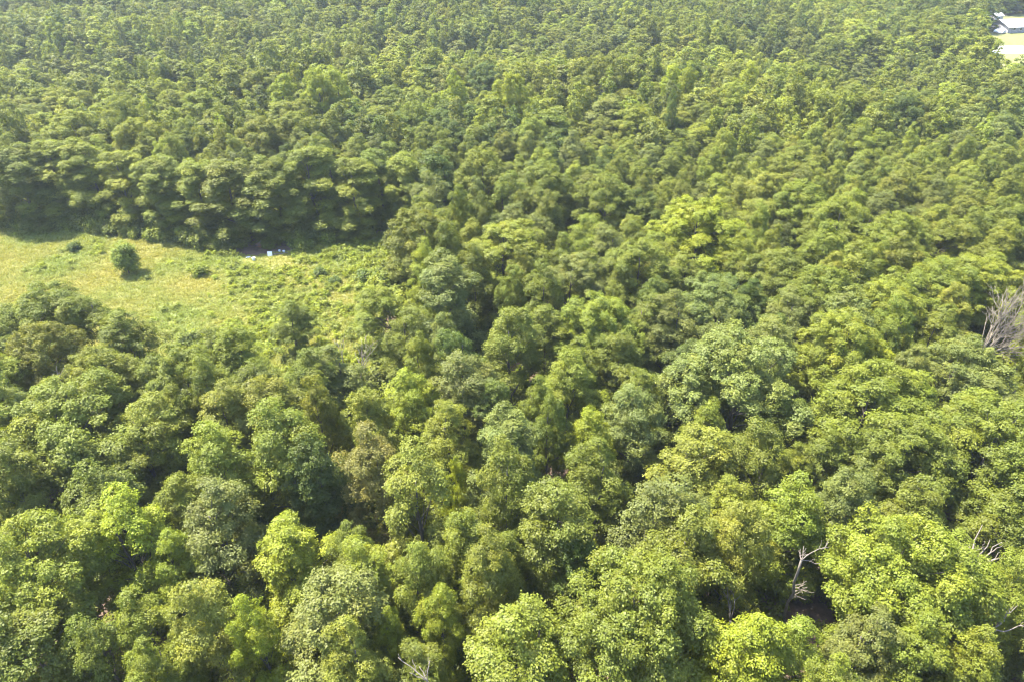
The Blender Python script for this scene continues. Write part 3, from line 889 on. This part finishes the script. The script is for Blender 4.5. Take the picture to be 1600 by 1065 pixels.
for k in range(26):
    a = gg.uniform(0, 6.28); l = gg.uniform(0.7, 1.5)
    mb.tube([(-math.cos(a) * l * .5, -math.sin(a) * l * .5, gg.uniform(0.05, 0.5)), (math.cos(a) * l * .5, math.sin(a) * l * .5, gg.uniform(0.2, 1.3))], [0.04, 0.015], 4)
st = link('sticks', mb.mesh('sticks'), M_DEADBRUSH, pile); st['kind'] = 'stuff'
dl = link('dead_leaves', SHRUB[3], parent=pile); dl['kind'] = 'stuff'; dl.scale = (0.52, 0.40, 0.42); dl['tint'] = (0.19, 0.095, 0.05)

# ------------------------------------------------------------------ house, shed and cars in the far clearing
def gable_house(name, p, w, d, wall_h, roof_h, rz, label, cat, eave=0.5, windows=()):
    root = thing(name, p, label, cat, rz=rz)
    mb = MB()
    mb.poly([(-w, -d, -1), (w, -d, -1), (w, d, -1), (-w, d, -1), (-w, -d, wall_h), (w, -d, wall_h), (w, d, wall_h), (-w, d, wall_h), (-w, 0, wall_h + roof_h), (w, 0, wall_h + roof_h)],
            [(3, 2, 1, 0), (0, 1, 5, 4), (2, 3, 7, 6), (1, 2, 6, 9, 5), (3, 0, 4, 8, 7), (4, 5, 9, 8), (6, 7, 8, 9)])
    link('wall', mb.mesh('house_wall'), M_WALL, root)
    e = eave
    s = roof_h / d
    mb = MB()
    for sg in (-1, 1):
        y0_, z0_ = sg * (d + e), wall_h - e * s + 0.05
        vs = [(-w - e, y0_, z0_), (w + e, y0_, z0_), (w + e, 0, wall_h + roof_h + 0.05), (-w - e, 0, wall_h + roof_h + 0.05)]
        vs += [(a, b, c + 0.16) for a, b, c in vs]
        mb.poly(vs, [(3, 2, 1, 0), (4, 5, 6, 7), (0, 1, 5, 4), (1, 2, 6, 5), (2, 3, 7, 6), (3, 0, 4, 7)])
    rf = link('roof', mb.mesh('house_roof'), M_ROOF, root)
    mb = MB(); mb.box(-w - e, w + e, -0.12, 0.12, wall_h + roof_h + 0.12, wall_h + roof_h + 0.30)
    link('ridge_cap', mb.mesh('ridge_cap'), M_ROOF, rf)
    for (wx, wz, ww, wh) in windows:
        mb = MB(); mb.box(wx - ww, wx + ww, -d - 0.06, -d + 0.02, wz, wz + wh)
        wi = link('window' if wz > 0.5 else 'door', mb.mesh('window_frame'), M_WHITE, root)
        mb = MB(); mb.box(wx - ww + 0.08, wx + ww - 0.08, -d - 0.09, -d - 0.05, wz + 0.08, wz + wh - 0.08)
        link('pane', mb.mesh('pane'), M_DARK, wi)
    return root
hp = at_ground(1585, 47, 0.5)
gable_house('house', (hp.x, hp.y, terrain(hp.x, hp.y) + 0.3), 9.5, 6.0, 2.5, 2.1, 0.22,
            'long low house with a white metal roof in the far clearing', 'house', 0.7,
            [(-6.5, 1.0, 0.7, 1.3), (-3.0, 1.0, 0.7, 1.3), (0.5, 0.1, 0.5, 2.1), (3.5, 1.0, 0.7, 1.3), (6.5, 1.0, 0.7, 1.3)])
sp_ = at_ground(1554, 32, 0.5)
gable_house('shed', (sp_.x, sp_.y, terrain(sp_.x, sp_.y) + 0.3), 2.6, 2.0, 2.3, 1.0, 0.3,
            'small white-roofed shed behind the house at the forest edge', 'shed', 0.3, [(0, 0.1, 0.5, 1.9)])

def car(px, py, rz, label):
    p = at_ground(px, py, 1.0)
    root = thing('parked_car', (p.x, p.y, terrain(p.x, p.y) + 0.32), label, 'car', 'cars parked by the far house', rz)
    prof = [(-2.2, 0.35), (2.2, 0.35), (2.25, 0.75), (1.3, 0.95), (0.6, 1.48), (-1.3, 1.5), (-2.0, 0.98), (-2.25, 0.9)]
    mb = MB(); n = len(prof)
    mb.poly([(x, -0.85, z) for x, z in prof] + [(x, 0.85, z) for x, z in prof],
            [tuple(range(n)), tuple(reversed(range(n, 2 * n)))] + [((k + 1) % n, k, n + k, n + (k + 1) % n) for k in range(n)])
    link('body', mb.mesh('car_body'), M_WHITE, root)
    mb = MB()
    mb.poly([(1.25, -0.72, 1.0), (1.25, 0.72, 1.0), (0.66, 0.66, 1.46), (0.66, -0.66, 1.46)], [(0, 1, 2, 3)])
    for sg in (-1, 1):
        mb.poly([(1.0, sg * 0.87, 1.0), (0.5, sg * 0.87, 1.42), (-1.2, sg * 0.87, 1.42), (-1.7, sg * 0.87, 1.0)], [(0, 1, 2, 3)])
    link('windows', mb.mesh('car_glass'), M_DARK, root)
    for x in (-1.4, 1.4):
        for sg in (-1, 1):
            mb = MB(); mb.tube([(x, sg * 0.66, 0.33), (x, sg * 0.9, 0.33)], [0.33, 0.33], 12)
            link('wheel', mb.mesh('wheel'), M_RUBBER, root)
car(1560, 49, 0.5, 'white car parked in front of the far house, left one')
car(1566, 50, 0.7, 'white car parked in front of the far house, right one')
